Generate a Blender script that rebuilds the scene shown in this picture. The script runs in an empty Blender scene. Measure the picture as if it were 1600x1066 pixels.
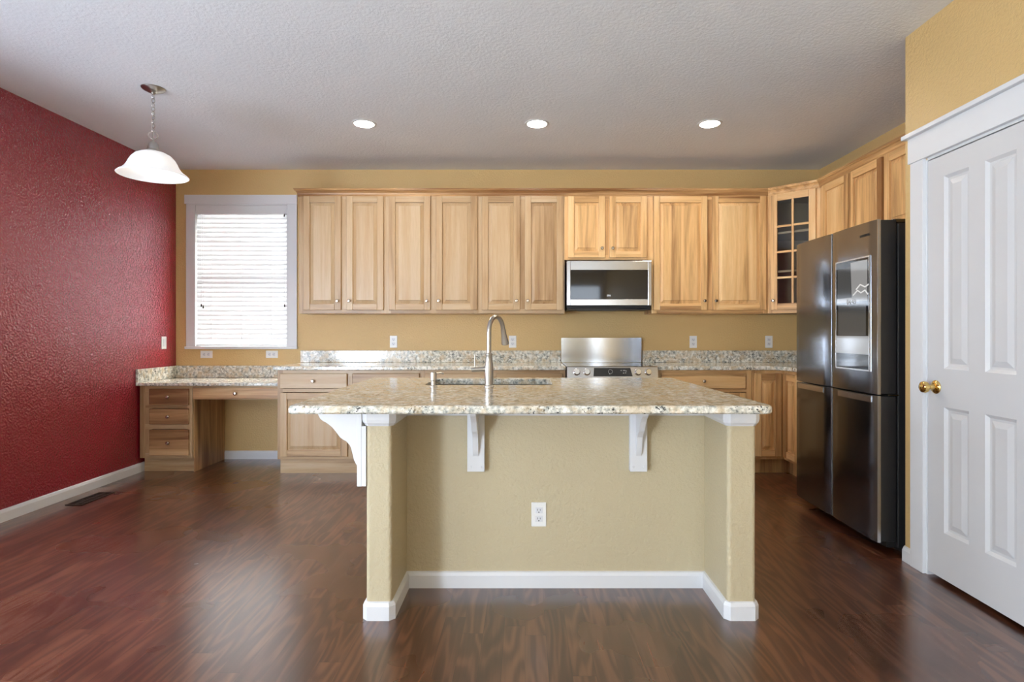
import bpy, bmesh, math, random
from mathutils import Vector, Matrix
random.seed(7)
PI = math.pi
scene = bpy.context.scene
COL = scene.collection

# ------------------------------------------------------------------ camera
CAM_H = 1.195
cd = bpy.data.cameras.new('camera')
cd.sensor_width = 36.0
cd.lens = 20.25
cd.shift_x = -0.0125
cd.shift_y = -0.0081
cd.clip_start = 0.05
cam = bpy.data.objects.new('camera', cd)
cam.location = (0, 0, CAM_H)
cam.rotation_euler = (PI / 2, 0, 0)
COL.objects.link(cam)
scene.camera = cam

# ------------------------------------------------------------------ view, world, daylight
vs = scene.view_settings
vs.view_transform = 'Standard'
vs.look = 'None'
vs.exposure = 0.18
vs.gamma = 1.0
vs.use_curve_mapping = False
scene.cycles.max_bounces = 10
scene.cycles.diffuse_bounces = 6
scene.cycles.glossy_bounces = 4
scene.cycles.transmission_bounces = 6
scene.cycles.transparent_max_bounces = 12
scene.cycles.caustics_reflective = False
scene.cycles.caustics_refractive = False
scene.cycles.sample_clamp_indirect = 10.0

w = bpy.data.worlds.new('overcast_sky')
scene.world = w
w.use_nodes = True
wn = w.node_tree.nodes
bgn = wn['Background']
bgn.inputs['Color'].default_value = (0.93, 0.97, 1.0, 1)
bgn.inputs['Strength'].default_value = 2.5


def area(name, loc, rot, sx, sy, power, col=(1, 1, 1)):
    l = bpy.data.lights.new(name, 'AREA')
    l.shape = 'RECTANGLE'
    l.size = sx
    l.size_y = sy
    l.energy = power
    l.color = col
    o = bpy.data.objects.new(name, l)
    o.location = loc
    o.rotation_euler = rot
    COL.objects.link(o)
    return o


# daylight by the glass openings behind the camera, plus one added ceiling fill
REAR = -4.0
DAY = (0.82, 0.95, 1.14)
area('daylight_patio_left', (-4.25, REAR + 0.02, 1.08), (PI / 2, 0, 0), 0.88, 2.0, 255, DAY)
area('daylight_patio_right', (-3.18, REAR + 0.02, 1.08), (PI / 2, 0, 0), 0.86, 2.0, 18, DAY)
area('daylight_rear_window', (1.43, REAR + 0.02, 1.64), (PI / 2, 0, 0), 0.8, 1.38, 14, DAY)
area('daylight_far_window', (-5.48, -1.7, 1.5), (PI / 2, 0, -PI / 2), 2.2, 1.5, 75, DAY)
area('ceiling_fill_light', (-3.32, 2.15, 1.09), (PI / 2, 0, -PI / 2), 1.3, 1.18, 29, DAY)  # added to brighten the ceiling; no window is known here
area('daylight_kitchen_window', (-2.72, 5.72, 1.75), (PI / 2, 0, PI), 1.1, 1.6, 760, (1.0, 0.95, 0.90))

sl_ = bpy.data.lights.new('sun', 'SUN')  # added to strike the unseen pale floor and bounce light onto the ceiling
sl_.energy = 52
sl_.angle = math.radians(0.6)
sl_.color = (0.92, 0.97, 1.06)
so = bpy.data.objects.new('sun', sl_)
so.rotation_euler = Vector((0.12, 0.70, -0.70)).to_track_quat('-Z', 'Y').to_euler()
COL.objects.link(so)


# ------------------------------------------------------------------ materials
def new_mat(name):
    m = bpy.data.materials.new(name)
    m.use_nodes = True
    nt = m.node_tree
    b = nt.nodes['Principled BSDF']
    return m, nt, b


def nd(nt, typ, **kw):
    n = nt.nodes.new(typ)
    for k, v in kw.items():
        setattr(n, k, v)
    return n


def ramp(nt, stops, interp='LINEAR'):
    r = nt.nodes.new('ShaderNodeValToRGB')
    r.color_ramp.interpolation = interp
    e = r.color_ramp.elements
    while len(e) < len(stops):
        e.new(0.5)
    for i, (p, c) in enumerate(stops):
        e[i].position = p
        e[i].color = (c[0], c[1], c[2], 1)
    return r


def noise(nt, vec, scale, detail=2.0, rough=0.5, dist=0.0):
    n = nt.nodes.new('ShaderNodeTexNoise')
    n.inputs['Scale'].default_value = scale
    n.inputs['Detail'].default_value = detail
    n.inputs['Roughness'].default_value = rough
    n.inputs['Distortion'].default_value = dist
    if vec is not None:
        nt.links.new(vec, n.inputs['Vector'])
    return n


def vmul(nt, vec, s):
    n = nt.nodes.new('ShaderNodeVectorMath')
    n.operation = 'MULTIPLY'
    nt.links.new(vec, n.inputs[0])
    n.inputs[1].default_value = s
    return n.outputs[0]


def math_n(nt, op, a, b=None, c=None):
    n = nt.nodes.new('ShaderNodeMath')
    n.operation = op
    for i, v in enumerate((a, b, c)):
        if v is None:
            continue
        if isinstance(v, (int, float)):
            n.inputs[i].default_value = v
        else:
            nt.links.new(v, n.inputs[i])
    return n.outputs[0]


def mixc(nt, fac, a, b, mode='MIX'):
    n = nt.nodes.new('ShaderNodeMix')
    n.data_type = 'RGBA'
    n.blend_type = mode
    for s, v in ((n.inputs[0], fac), (n.inputs[6], a), (n.inputs[7], b)):
        if isinstance(v, (int, float)):
            s.default_value = v
        elif isinstance(v, tuple):
            s.default_value = (*v, 1)
        else:
            nt.links.new(v, s)
    return n.outputs[2]


def bump(nt, b, height, strength, dist):
    n = nt.nodes.new('ShaderNodeBump')
    n.inputs['Strength'].default_value = strength
    n.inputs['Distance'].default_value = dist
    nt.links.new(height, n.inputs['Height'])
    nt.links.new(n.outputs[0], b.inputs['Normal'])


def objco(nt):
    return nt.nodes.new('ShaderNodeTexCoord').outputs['Object']


def plain(name, col, rough=0.5, metal=0.0, spec=0.5, bumps=None):
    m, nt, b = new_mat(name)
    b.inputs['Roughness'].default_value = rough
    b.inputs['Metallic'].default_value = metal
    b.inputs['Specular IOR Level'].default_value = spec
    co = objco(nt)
    n = noise(nt, co, 3.0, 2)
    c = mixc(nt, n.outputs[0], tuple(x * 0.97 for x in col), tuple(min(1, x * 1.03) for x in col))
    nt.links.new(c, b.inputs['Base Color'])
    if bumps:
        h = noise(nt, co, bumps[0], 2.5, 0.55)
        r = ramp(nt, [(0.35, (0, 0, 0)), (0.65, (1, 1, 1))])
        nt.links.new(h.outputs[0], r.inputs[0])
        bump(nt, b, r.outputs[0], bumps[1], bumps[2])
    return m


M = {}
M['yellow'] = plain('ochre_wall_paint', (0.64, 0.44, 0.19), 0.42, 0, 0.4, (75, 0.35, 0.004))
M['tan'] = plain('tan_island_paint', (0.53, 0.455, 0.30), 0.5, 0, 0.35, (75, 0.35, 0.004))
M['red'] = plain('burgundy_wall_paint', (0.25, 0.008, 0.022), 0.4, 0, 0.1, (70, 0.45, 0.005))
mm = M['red'].node_tree.nodes['Principled BSDF']
mm.inputs['IOR'].default_value = 2.5
mm.inputs['Specular IOR Level'].default_value = 0.5
mm.inputs['Specular Tint'].default_value = (1.0, 0.68, 0.74, 1)
mm.inputs['Roughness'].default_value = 0.27
M['rear'] = plain('rear_wall_paint', (0.60, 0.50, 0.34), 0.6, 0, 0.3, (75, 0.3, 0.004))
M['ceil'] = plain('ceiling_texture', (0.80, 0.825, 0.855), 0.85, 0, 0.2, (60, 0.24, 0.004))
M['bounce_floor'] = plain('pale_bounce_floor', (0.74, 0.735, 0.73), 0.95, 0, 0.1, (160, 0.5, 0.006))
M['white'] = plain('white_trim_paint', (0.72, 0.73, 0.745), 0.35, 0, 0.4)
M['door_white'] = plain('white_door_paint', (0.63, 0.63, 0.635), 0.38, 0, 0.4)
M['plastic'] = plain('white_plastic', (0.82, 0.82, 0.80), 0.3)
M['slot'] = plain('slot_black', (0.03, 0.03, 0.03), 0.6)
M['nickel'] = plain('brushed_nickel', (0.46, 0.43, 0.39), 0.28, 1.0)
M['knob'] = plain('antique_nickel', (0.50, 0.43, 0.36), 0.22, 1.0)
M['chrome'] = plain('polished_metal', (0.72, 0.71, 0.69), 0.12, 1.0)
M['brass'] = plain('polished_brass', (0.80, 0.56, 0.20), 0.13, 1.0)
M['steel'] = plain('stainless_steel', (0.50, 0.50, 0.50), 0.2, 1.0)
M['bsteel'] = plain('black_stainless', (0.215, 0.225, 0.25), 0.16, 1.0)
M['bsteel_l'] = plain('black_stainless_edge', (0.55, 0.55, 0.55), 0.22, 1.0)
M['case'] = plain('dark_case', (0.020, 0.019, 0.019), 0.38)
M['black'] = plain('black_glass', (0.006, 0.006, 0.007), 0.05, 0, 0.6)
M['dark'] = plain('dark_plastic', (0.015, 0.014, 0.013), 0.5)
M['register'] = plain('brown_register', (0.035, 0.022, 0.015), 0.45, 0.4)
M['inside'] = plain('cabinet_inside', (0.30, 0.22, 0.13), 0.6)


def emis(name, col, st, base=(0.8, 0.8, 0.8)):
    m, nt, b = new_mat(name)
    b.inputs['Base Color'].default_value = (*base, 1)
    b.inputs['Emission Color'].default_value = (*col, 1)
    b.inputs['Emission Strength'].default_value = st
    b.inputs['Roughness'].default_value = 0.4
    return m


M['lens'] = emis('lit_downlight', (1, 0.90, 0.76), 190)
M['shade'] = emis('lit_frosted_glass', (1, 0.99, 0.97), 0.3, (0.85, 0.85, 0.85))
M['bulb'] = emis('lit_bulb', (1, 0.95, 0.88), 8)
M['led'] = emis('lit_digits', (0.8, 0.85, 0.9), 0.7, (0.3, 0.3, 0.3))
M['led_dim'] = emis('dim_digits', (0.5, 0.5, 0.5), 0.35, (0.2, 0.2, 0.2))
M['screen_grey'] = emis('lit_screen_and_glare', (0.42, 0.41, 0.40), 0.55, (0.02, 0.02, 0.02))
M['screen_dark'] = emis('lit_screen_dark', (0.10, 0.098, 0.095), 0.5, (0.01, 0.01, 0.01))
M['screen_white'] = emis('lit_screen_white', (0.75, 0.75, 0.74), 0.8, (0.05, 0.05, 0.05))
for k in ('screen_grey', 'screen_dark', 'screen_white'):
    M[k].node_tree.nodes['Principled BSDF'].inputs['Roughness'].default_value = 0.08

# glass that lets light straight through
m, nt, b = new_mat('clear_glass')
out = nt.nodes['Material Output']
tr = nd(nt, 'ShaderNodeBsdfTransparent')
tr.inputs[0].default_value = (0.95, 0.97, 0.97, 1)
gl = nd(nt, 'ShaderNodeBsdfGlossy')
gl.inputs['Roughness'].default_value = 0.02
fr = nd(nt, 'ShaderNodeLayerWeight')
ms = nd(nt, 'ShaderNodeMixShader')
nt.links.new(math_n(nt, 'MULTIPLY_ADD', math_n(nt, 'POWER', fr.outputs['Facing'], 5.0), 0.94, 0.045), ms.inputs[0])
nt.links.new(tr.outputs[0], ms.inputs[1])
nt.links.new(gl.outputs[0], ms.inputs[2])
nt.links.new(ms.outputs[0], out.inputs[0])
M['glass'] = m

# blind slats: white, slightly translucent
m, nt, b = new_mat('blind_slat')
out = nt.nodes['Material Output']
df = nd(nt, 'ShaderNodeBsdfDiffuse')
df.inputs[0].default_value = (0.86, 0.87, 0.88, 1)
tl = nd(nt, 'ShaderNodeBsdfTranslucent')
tl.inputs[0].default_value = (0.86, 0.87, 0.88, 1)
ms = nd(nt, 'ShaderNodeMixShader')
ms.inputs[0].default_value = 0.16
nt.links.new(df.outputs[0], ms.inputs[1])
nt.links.new(tl.outputs[0], ms.inputs[2])
nt.links.new(ms.outputs[0], out.inputs[0])
M['slat'] = m


# hickory: every board carries its own grain coordinates (attribute 'grain', z along the grain) and a tone
def wood(name, pale, tan, brown, bias=0.0):
    m, nt, b = new_mat(name)
    at = nd(nt, 'ShaderNodeAttribute')
    at.attribute_name = 'grain'
    tn = nd(nt, 'ShaderNodeAttribute')
    tn.attribute_name = 'tone'
    g = at.outputs['Vector']
    sx = nd(nt, 'ShaderNodeSeparateXYZ')
    nt.links.new(g, sx.inputs[0])
    wob = noise(nt, vmul(nt, g, (3, 3, 0.7)), 1.0, 2)
    acr = math_n(nt, 'ADD', math_n(nt, 'ADD', sx.outputs[0], sx.outputs[1]), math_n(nt, 'MULTIPLY', wob.outputs[0], 0.03))
    strip = nd(nt, 'ShaderNodeTexWhiteNoise', noise_dimensions='1D')
    nt.links.new(math_n(nt, 'FLOOR', math_n(nt, 'MULTIPLY', acr, 12.0)), strip.inputs['W'])
    s1 = noise(nt, vmul(nt, g, (13, 13, 0.9)), 1.0, 5, 0.55, 0.6)
    s2 = noise(nt, vmul(nt, g, (60, 60, 2.2)), 1.0, 4, 0.6, 0.3)
    fine = noise(nt, vmul(nt, g, (420, 420, 9)), 1.0, 3, 0.6)
    f = math_n(nt, 'MULTIPLY', s1.outputs[0], 0.72)
    f = math_n(nt, 'MULTIPLY_ADD', s2.outputs[0], 0.20, f)
    f = math_n(nt, 'MULTIPLY_ADD', strip.outputs[0], 0.16, f)
    f = math_n(nt, 'MULTIPLY_ADD', tn.outputs['Fac'], 0.17, f)
    f = math_n(nt, 'ADD', f, bias)
    r = ramp(nt, [(0.40, pale), (0.62, tan), (0.73, tuple(0.5 * (p + q) for p, q in zip(tan, brown))), (0.86, brown)])
    nt.links.new(f, r.inputs[0])
    fr_ = ramp(nt, [(0.30, (0.82, 0.79, 0.74)), (0.60, (1, 1, 1))])
    nt.links.new(fine.outputs[0], fr_.inputs[0])
    c = mixc(nt, 0.7, r.outputs[0], fr_.outputs[0], 'MULTIPLY')
    nt.links.new(c, b.inputs['Base Color'])
    b.inputs['Roughness'].default_value = 0.34
    b.inputs['Specular IOR Level'].default_value = 0.4
    bump(nt, b, fine.outputs[0], 0.06, 0.001)
    return m


M['wood'] = wood('hickory', (0.585, 0.43, 0.265), (0.51, 0.34, 0.18), (0.26, 0.135, 0.055), -0.04)
M['wood_warm_lit'] = wood('hickory_warm_lit', (0.90, 0.64, 0.335), (0.78, 0.48, 0.21), (0.30, 0.14, 0.05), 0.015)  # same hickory, warm light of the right side put into its colour; more streaks

M['wood3'] = wood('hickory_streaked', (0.70, 0.48, 0.27), (0.54, 0.32, 0.15), (0.20, 0.09, 0.035), 0.07)

# granite
m, nt, b = new_mat('speckled_granite')
co = objco(nt)
n1 = noise(nt, co, 42, 5, 0.68)
r1 = ramp(nt, [(0.34, (0.14, 0.15, 0.145)), (0.42, (0.40, 0.41, 0.37)), (0.50, (0.62, 0.61, 0.53)), (0.60, (0.88, 0.87, 0.81))])
nt.links.new(n1.outputs[0], r1.inputs[0])
n2 = noise(nt, co, 95, 4, 0.62)
n3 = noise(nt, co, 7, 3, 0.6)
sp = math_n(nt, 'ADD', n2.outputs[0], math_n(nt, 'MULTIPLY', n3.outputs[0], 0.62))
r2 = ramp(nt, [(0.65, (1, 1, 1)), (0.685, (0, 0, 0))])
nt.links.new(sp, r2.inputs[0])
c = mixc(nt, math_n(nt, 'MULTIPLY', r2.outputs[0], 0.95), r1.outputs[0], (0.022, 0.024, 0.026))
n4 = noise(nt, vmul(nt, co, (1, 1.6, 1)), 16, 3, 0.6, 0.4)
r4 = ramp(nt, [(0.47, (0, 0, 0)), (0.62, (1, 1, 1))])
nt.links.new(n4.outputs[0], r4.inputs[0])
c = mixc(nt, math_n(nt, 'MULTIPLY', r4.outputs[0], 0.6), c, (0.62, 0.48, 0.29))
nt.links.new(c, b.inputs['Base Color'])
b.inputs['Roughness'].default_value = 0.11
b.inputs['Specular IOR Level'].default_value = 0.62
M['granite'] = m

# oak floor, boards running away from the camera
m, nt, b = new_mat('dark_oak_floor')
co = objco(nt)
sx = nd(nt, 'ShaderNodeSeparateXYZ')
nt.links.new(co, sx.inputs[0])
PW, PL = 0.083, 1.3
col_i = math_n(nt, 'FLOOR', math_n(nt, 'DIVIDE', sx.outputs[0], PW))
wn1 = nd(nt, 'ShaderNodeTexWhiteNoise', noise_dimensions='1D')
nt.links.new(col_i, wn1.inputs['W'])
yy = math_n(nt, 'ADD', math_n(nt, 'DIVIDE', sx.outputs[1], PL), math_n(nt, 'MULTIPLY', wn1.outputs[0], 7.3))
row_i = math_n(nt, 'FLOOR', yy)
cmb = nd(nt, 'ShaderNodeCombineXYZ')
nt.links.new(col_i, cmb.inputs[0])
nt.links.new(row_i, cmb.inputs[1])
wn2 = nd(nt, 'ShaderNodeTexWhiteNoise', noise_dimensions='3D')
nt.links.new(cmb.outputs[0], wn2.inputs['Vector'])
off = nd(nt, 'ShaderNodeVectorMath', operation='MULTIPLY_ADD')
nt.links.new(wn2.outputs['Color'], off.inputs[0])
off.inputs[1].default_value = (31, 17, 9)
nt.links.new(co, off.inputs[2])
gv = off.outputs[0]
ng = noise(nt, vmul(nt, gv, (7.0, 0.85, 1)), 1.0, 2, 0.5, 0.2)
ring = math_n(nt, 'SINE', math_n(nt, 'MULTIPLY', ng.outputs[0], 60.0))
ring = math_n(nt, 'MULTIPLY_ADD', ring, 0.5, 0.5)
fine = noise(nt, vmul(nt, gv, (110, 4.0, 1)), 1.0, 2, 0.5)
fac = math_n(nt, 'MULTIPLY', ring, 0.44)
fac = math_n(nt, 'MULTIPLY_ADD', fine.outputs[0], 0.36, fac)
fac = math_n(nt, 'MULTIPLY_ADD', wn2.outputs['Value'], 0.34, fac)
rf = ramp(nt, [(0.12, (0.036, 0.009, 0.003)), (0.5, (0.076, 0.0225, 0.0095)), (0.95, (0.165, 0.062, 0.030))])
nt.links.new(fac, rf.inputs[0])
# seams between boards
fx = math_n(nt, 'FRACT', math_n(nt, 'DIVIDE', sx.outputs[0], PW))
fy = math_n(nt, 'FRACT', yy)
sm = math_n(nt, 'MAXIMUM', math_n(nt, 'LESS_THAN', fx, 0.018), math_n(nt, 'LESS_THAN', fy, 0.0018))
c = mixc(nt, math_n(nt, 'MULTIPLY', sm, 0.55), rf.outputs[0], (0.012, 0.004, 0.002))
nt.links.new(c, b.inputs['Base Color'])
wear = noise(nt, co, 1.7, 3)
rr = nd(nt, 'ShaderNodeMapRange')
nt.links.new(wear.outputs[0], rr.inputs[0])
rr.inputs[1].default_value = 0.3
rr.inputs[2].default_value = 0.7
rr.inputs[3].default_value = 0.24
rr.inputs[4].default_value = 0.34
nt.links.new(rr.outputs[0], b.inputs['Roughness'])
b.inputs['Specular IOR Level'].default_value = 0.6
b.inputs['Coat Weight'].default_value = 0.8
b.inputs['Coat IOR'].default_value = 1.7
b.inputs['Coat Roughness'].default_value = 0.24
hh = math_n(nt, 'MULTIPLY_ADD', fine.outputs[0], 0.5, math_n(nt, 'MULTIPLY', ring, 0.5))
M['floor'] = m


# ------------------------------------------------------------------ mesh helpers
class MB:
    def __init__(self):
        self.bm = bmesh.new()
        self.g = self.bm.verts.layers.float_vector.new('grain')
        self.t = self.bm.verts.layers.float.new('tone')
        self.smooth = False

    def _mark(self, verts, grain):
        o = Vector((random.uniform(0, 60), random.uniform(0, 60), random.uniform(0, 60)))
        t = random.random()
        for v in verts:
            c = v.co
            if grain == 'x':
                q = Vector((c.y, c.z, c.x))
            elif grain == 'y':
                q = Vector((c.x, c.z, c.y))
            else:
                q = Vector((c.x, c.y, c.z))
            v[self.g] = q + o
            v[self.t] = t

    def box(self, x0, x1, y0, y1, z0, z1, grain='z', bevel=0.0, seg=2):
        vs_ = [self.bm.verts.new((x, y, z)) for z in (z0, z1) for y in (y0, y1) for x in (x0, x1)]
        idx = [(0, 2, 3, 1), (4, 5, 7, 6), (0, 1, 5, 4), (2, 6, 7, 3), (0, 4, 6, 2), (1, 3, 7, 5)]
        fs = [self.bm.faces.new([vs_[i] for i in f]) for f in idx]
        if bevel > 0:
            es = list({e for f in fs for e in f.edges})
            r = bmesh.ops.bevel(self.bm, geom=es, offset=bevel, segments=seg, profile=0.5, affect='EDGES')
            vv = {v for f in r['faces'] for v in f.verts} | {v for v in vs_ if v.is_valid}
        else:
            vv = set(vs_)
        self._mark(vv, grain)
        return self

    def poly(self, pts, z0, z1, axis='z', grain='z', bevel=0.0, seg=2, vbevel=None):
        """prism: pts in the plane across the axis. axis z: (x,y); axis y: (x,z); axis x: (y,z)"""
        def P(a, b_, h):
            return {'z': (a, b_, h), 'y': (a, h, b_), 'x': (h, a, b_)}[axis]
        lo = [self.bm.verts.new(P(a, b_, z0)) for a, b_ in pts]
        hi = [self.bm.verts.new(P(a, b_, z1)) for a, b_ in pts]
        n = len(pts)
        fs = [self.bm.faces.new(lo[::-1]), self.bm.faces.new(hi)]
        for i in range(n):
            j = (i + 1) % n
            fs.append(self.bm.faces.new((lo[i], lo[j], hi[j], hi[i])))
        bmesh.ops.recalc_face_normals(self.bm, faces=fs)
        vv = set(lo + hi)
        es = []
        if vbevel:
            es = [e for i in vbevel[1] for e in lo[i].link_edges if e.other_vert(lo[i]) is hi[i]]
            bev, sg = vbevel[0], 4
        elif bevel > 0:
            es = list({e for f in fs for e in f.edges})
            bev, sg = bevel, seg
        if es:
            r = bmesh.ops.bevel(self.bm, geom=es, offset=bev, segments=sg, profile=0.5, affect='EDGES')
            vv = {v for v in vv if v.is_valid} | {v for f in r['faces'] for v in f.verts}
        self._mark(vv, grain)
        return self

    def lathe(self, prof, c=(0, 0, 0), axis=(0, 0, 1), n=24, cap=True):
        """prof: list of (radius, height along the axis)"""
        q = Vector((0, 0, 1)).rotation_difference(Vector(axis).normalized())
        c = Vector(c)
        rings = []
        for r, h in prof:
            if r < 1e-6:
                rings.append([self.bm.verts.new(c + q @ Vector((0, 0, h)))])
            else:
                rings.append([self.bm.verts.new(c + q @ Vector((r * math.cos(2 * PI * i / n), r * math.sin(2 * PI * i / n), h))) for i in range(n)])
        fs = []
        for a, b_ in zip(rings, rings[1:]):
            for i in range(n):
                j = (i + 1) % n
                if len(a) == 1 and len(b_) == 1:
                    continue
                if len(a) == 1:
                    fs.append(self.bm.faces.new((a[0], b_[j], b_[i])))
                elif len(b_) == 1:
                    fs.append(self.bm.faces.new((a[i], a[j], b_[0])))
                else:
                    fs.append(self.bm.faces.new((a[i], a[j], b_[j], b_[i])))
        if cap:
            if len(rings[0]) > 1:
                fs.append(self.bm.faces.new(rings[0][::-1]))
            if len(rings[-1]) > 1:
                fs.append(self.bm.faces.new(rings[-1]))
        for f in fs:
            f.smooth = len(f.verts) < 6
        bmesh.ops.recalc_face_normals(self.bm, faces=fs)
        self._mark({v for f in fs for v in f.verts}, 'z')
        return self

    def tube(self, pts, r, n=12, closed=False):
        P = [Vector(p) for p in pts]
        m_ = len(P)
        rr = r if isinstance(r, (list, tuple)) else [r] * m_
        rings = []
        up = None
        for i in range(m_):
            if closed:
                t = (P[(i + 1) % m_] - P[i - 1]).normalized()
            else:
                t = (P[min(i + 1, m_ - 1)] - P[max(i - 1, 0)]).normalized()
            if up is None:
                up = Vector((0, 0, 1)) if abs(t.z) < 0.9 else Vector((1, 0, 0))
            s = t.cross(up).normalized()
            up = s.cross(t).normalized()
            rings.append([self.bm.verts.new(P[i] + rr[i] * (math.cos(2 * PI * k / n) * s + math.sin(2 * PI * k / n) * up)) for k in range(n)])
        fs = []
        rng = range(m_) if closed else range(m_ - 1)
        for i in rng:
            a, b_ = rings[i], rings[(i + 1) % m_]
            for k in range(n):
                j = (k + 1) % n
                fs.append(self.bm.faces.new((a[k], a[j], b_[j], b_[k])))
        for f in fs:
            f.smooth = True
        if not closed:
            fs.append(self.bm.faces.new(rings[0][::-1]))
            fs.append(self.bm.faces.new(rings[-1]))
        bmesh.ops.recalc_face_normals(self.bm, faces=fs)
        self._mark({v for f in fs for v in f.verts}, 'z')
        return self

    def sweep(self, path, prof, side=1, grain=None):
        """sweep a closed profile [(outward, z)] along an open (x,y) path with mitred corners; outward = right of the path * side"""
        P = [Vector((p[0], p[1])) for p in path]
        n = len(P)
        nor = []
        for i in range(n - 1):
            d = (P[i + 1] - P[i]).normalized()
            nor.append(Vector((d.y, -d.x)) * side)
        rings = []
        for i in range(n):
            if i == 0:
                mv = nor[0]
            elif i == n - 1:
                mv = nor[-1]
            else:
                s = nor[i - 1] + nor[i]
                mv = s / max(1e-6, 1 + nor[i - 1].dot(nor[i]))
            rings.append([(P[i].x + mv.x * o, P[i].y + mv.y * o, z) for o, z in prof])
        k = len(prof)
        for i in range(n - 1):
            a = [self.bm.verts.new(p) for p in rings[i]]
            b_ = [self.bm.verts.new(p) for p in rings[i + 1]]
            fs = []
            for q in range(k):
                j = (q + 1) % k
                fs.append(self.bm.faces.new((a[q], a[j], b_[j], b_[q])))
            fs.append(self.bm.faces.new(a[::-1]))
            fs.append(self.bm.faces.new(b_))
            bmesh.ops.recalc_face_normals(self.bm, faces=fs)
            d = P[i + 1] - P[i]
            self._mark(a + b_, grain or ('x' if abs(d.x) > abs(d.y) else 'y'))
        return self

    def quad(self, *p):
        vs_ = [self.bm.verts.new(q) for q in p]
        self.bm.faces.new(vs_)
        self._mark(vs_, 'z')
        return self

    def move(self, v):
        bmesh.ops.translate(self.bm, verts=self.bm.verts[:], vec=Vector(v))
        return self

    def xform(self, mtx):
        bmesh.ops.transform(self.bm, matrix=mtx, verts=self.bm.verts[:])
        return self


def obj(name, mb, mat, parent=None, at=None):
    """link one mesh object; at = world base point the mesh is given relative to (its origin)"""
    me = bpy.data.meshes.new(name)
    if at is not None:
        mb.move((-at[0], -at[1], -at[2]))
    mb.bm.normal_update()
    for e_ in mb.bm.edges:
        if len(e_.link_faces) == 2 and e_.calc_face_angle() > 0.6:
            e_.smooth = False
    mb.bm.to_mesh(me)
    mb.bm.free()
    me.materials.append(mat)
    o = bpy.data.objects.new(name, me)
    COL.objects.link(o)
    if parent is not None:
        o.parent = parent
    elif at is not None:
        o.location = at
    return o


def tag(o, label, cat, group=None):
    o['label'] = label
    o['category'] = cat
    if group:
        o['group'] = group
    return o


def thing(name, label, cat, loc=(0, 0, 0), rotz=0.0, group=None):
    o = bpy.data.objects.new(name, None)
    o.empty_display_size = 0.05
    o.location = loc
    o.rotation_euler = (0, 0, rotz)
    COL.objects.link(o)
    return tag(o, label, cat, group)


def struct(name, mb, mat, parent=None):
    o = obj(name, mb, mat, parent)
    if parent is None:
        o['kind'] = 'structure'
    return o


def text(name, body, size, mat, parent, loc, rot, extrude=0.0003):
    c = bpy.data.curves.new(name, 'FONT')
    c.body = body
    c.size = size
    c.extrude = extrude
    c.align_x = 'CENTER'
    c.align_y = 'CENTER'
    tmp = bpy.data.objects.new(name, c)
    COL.objects.link(tmp)
    bpy.context.view_layer.update()
    me = bpy.data.meshes.new_from_object(tmp.evaluated_get(bpy.context.evaluated_depsgraph_get()))
    bpy.data.objects.remove(tmp)
    me.materials.clear()
    me.materials.append(mat)
    o = bpy.data.objects.new(name, me)
    COL.objects.link(o)
    o.parent = parent
    o.location = loc
    o.rotation_euler = rot
    return o


# ------------------------------------------------------------------ room shell
XL, XR, YB, ZC = -3.303, 2.79, 5.4545, 2.74       # red wall, fridge wall, back wall, ceiling
XP, YP = 1.993, 3.03                               # pantry wall and its corner
XF = -5.5                                          # far left wall of the room behind

struct('floor', MB().box(XF - 0.1, 3.0, 0.3, YB + 0.12, -0.06, 0), M['floor'])
struct('added_bounce_floor', MB().box(XF - 0.1, 3.0, REAR - 0.1, 0.3, -0.06, 0), M['bounce_floor'])  # unseen pale floor, added to throw sunlight up at the ceiling
struct('ceiling', MB().box(XF - 0.1, 3.0, REAR - 0.1, YB + 0.12, ZC, ZC + 0.06), M['ceil'])

# back wall around the kitchen window
WX0, WX1, WZ0, WZ1 = -3.124, -2.236, 1.063, 2.411
b_ = MB()
b_.box(XL - 0.1, WX0, YB, YB + 0.12, 0, ZC).box(WX1, XR + 0.1, YB, YB + 0.12, 0, ZC)
b_.box(WX0, WX1, YB, YB + 0.12, 0, WZ0).box(WX0, WX1, YB, YB + 0.12, WZ1, ZC)
struct('wall_back', b_, M['yellow'])
b_ = MB().box(XL - 0.12, XL, 0.9, 1.48, 0, ZC).box(XL - 0.12, XL, 2.82, YB, 0, ZC)
b_.box(XL - 0.12, XL, 1.48, 2.82, 0, 0.45).box(XL - 0.12, XL, 1.48, 2.82, 1.72, ZC)
struct('wall_left', b_, M['red'])
struct('wall_left_return', MB().box(XF, XL - 0.12, 0.9, 1.02, 0, ZC), M['rear'])
struct('wall_right', MB().box(XR, XR + 0.12, YP - 0.12, YB, 0, ZC), M['yellow'])
# pantry wall: return beside the fridge plus the face that holds the door
DY0, DY1, DZ = 2.222, 2.852, 2.050
b_ = MB()
b_.poly([(XP, YP), (XP, DY1), (XP + 0.12, DY1), (XP + 0.12, YP - 0.12), (XR, YP - 0.12), (XR, YP)], 0, ZC, vbevel=(0.018, [0]))
b_.box(XP, XP + 0.12, DY0, DY1, DZ, ZC)
b_.box(XP, XP + 0.12, REAR, DY0, 0, ZC)
struct('wall_pantry', b_, M['yellow'])
struct('wall_pantry_side', MB().box(XP + 0.12, XR + 0.1, 1.7, 1.8, 0, ZC), M['rear'])
struct('wall_pantry_back', MB().box(XR, XR + 0.1, 1.8, YP - 0.12, 0, ZC), M['rear'])
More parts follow.
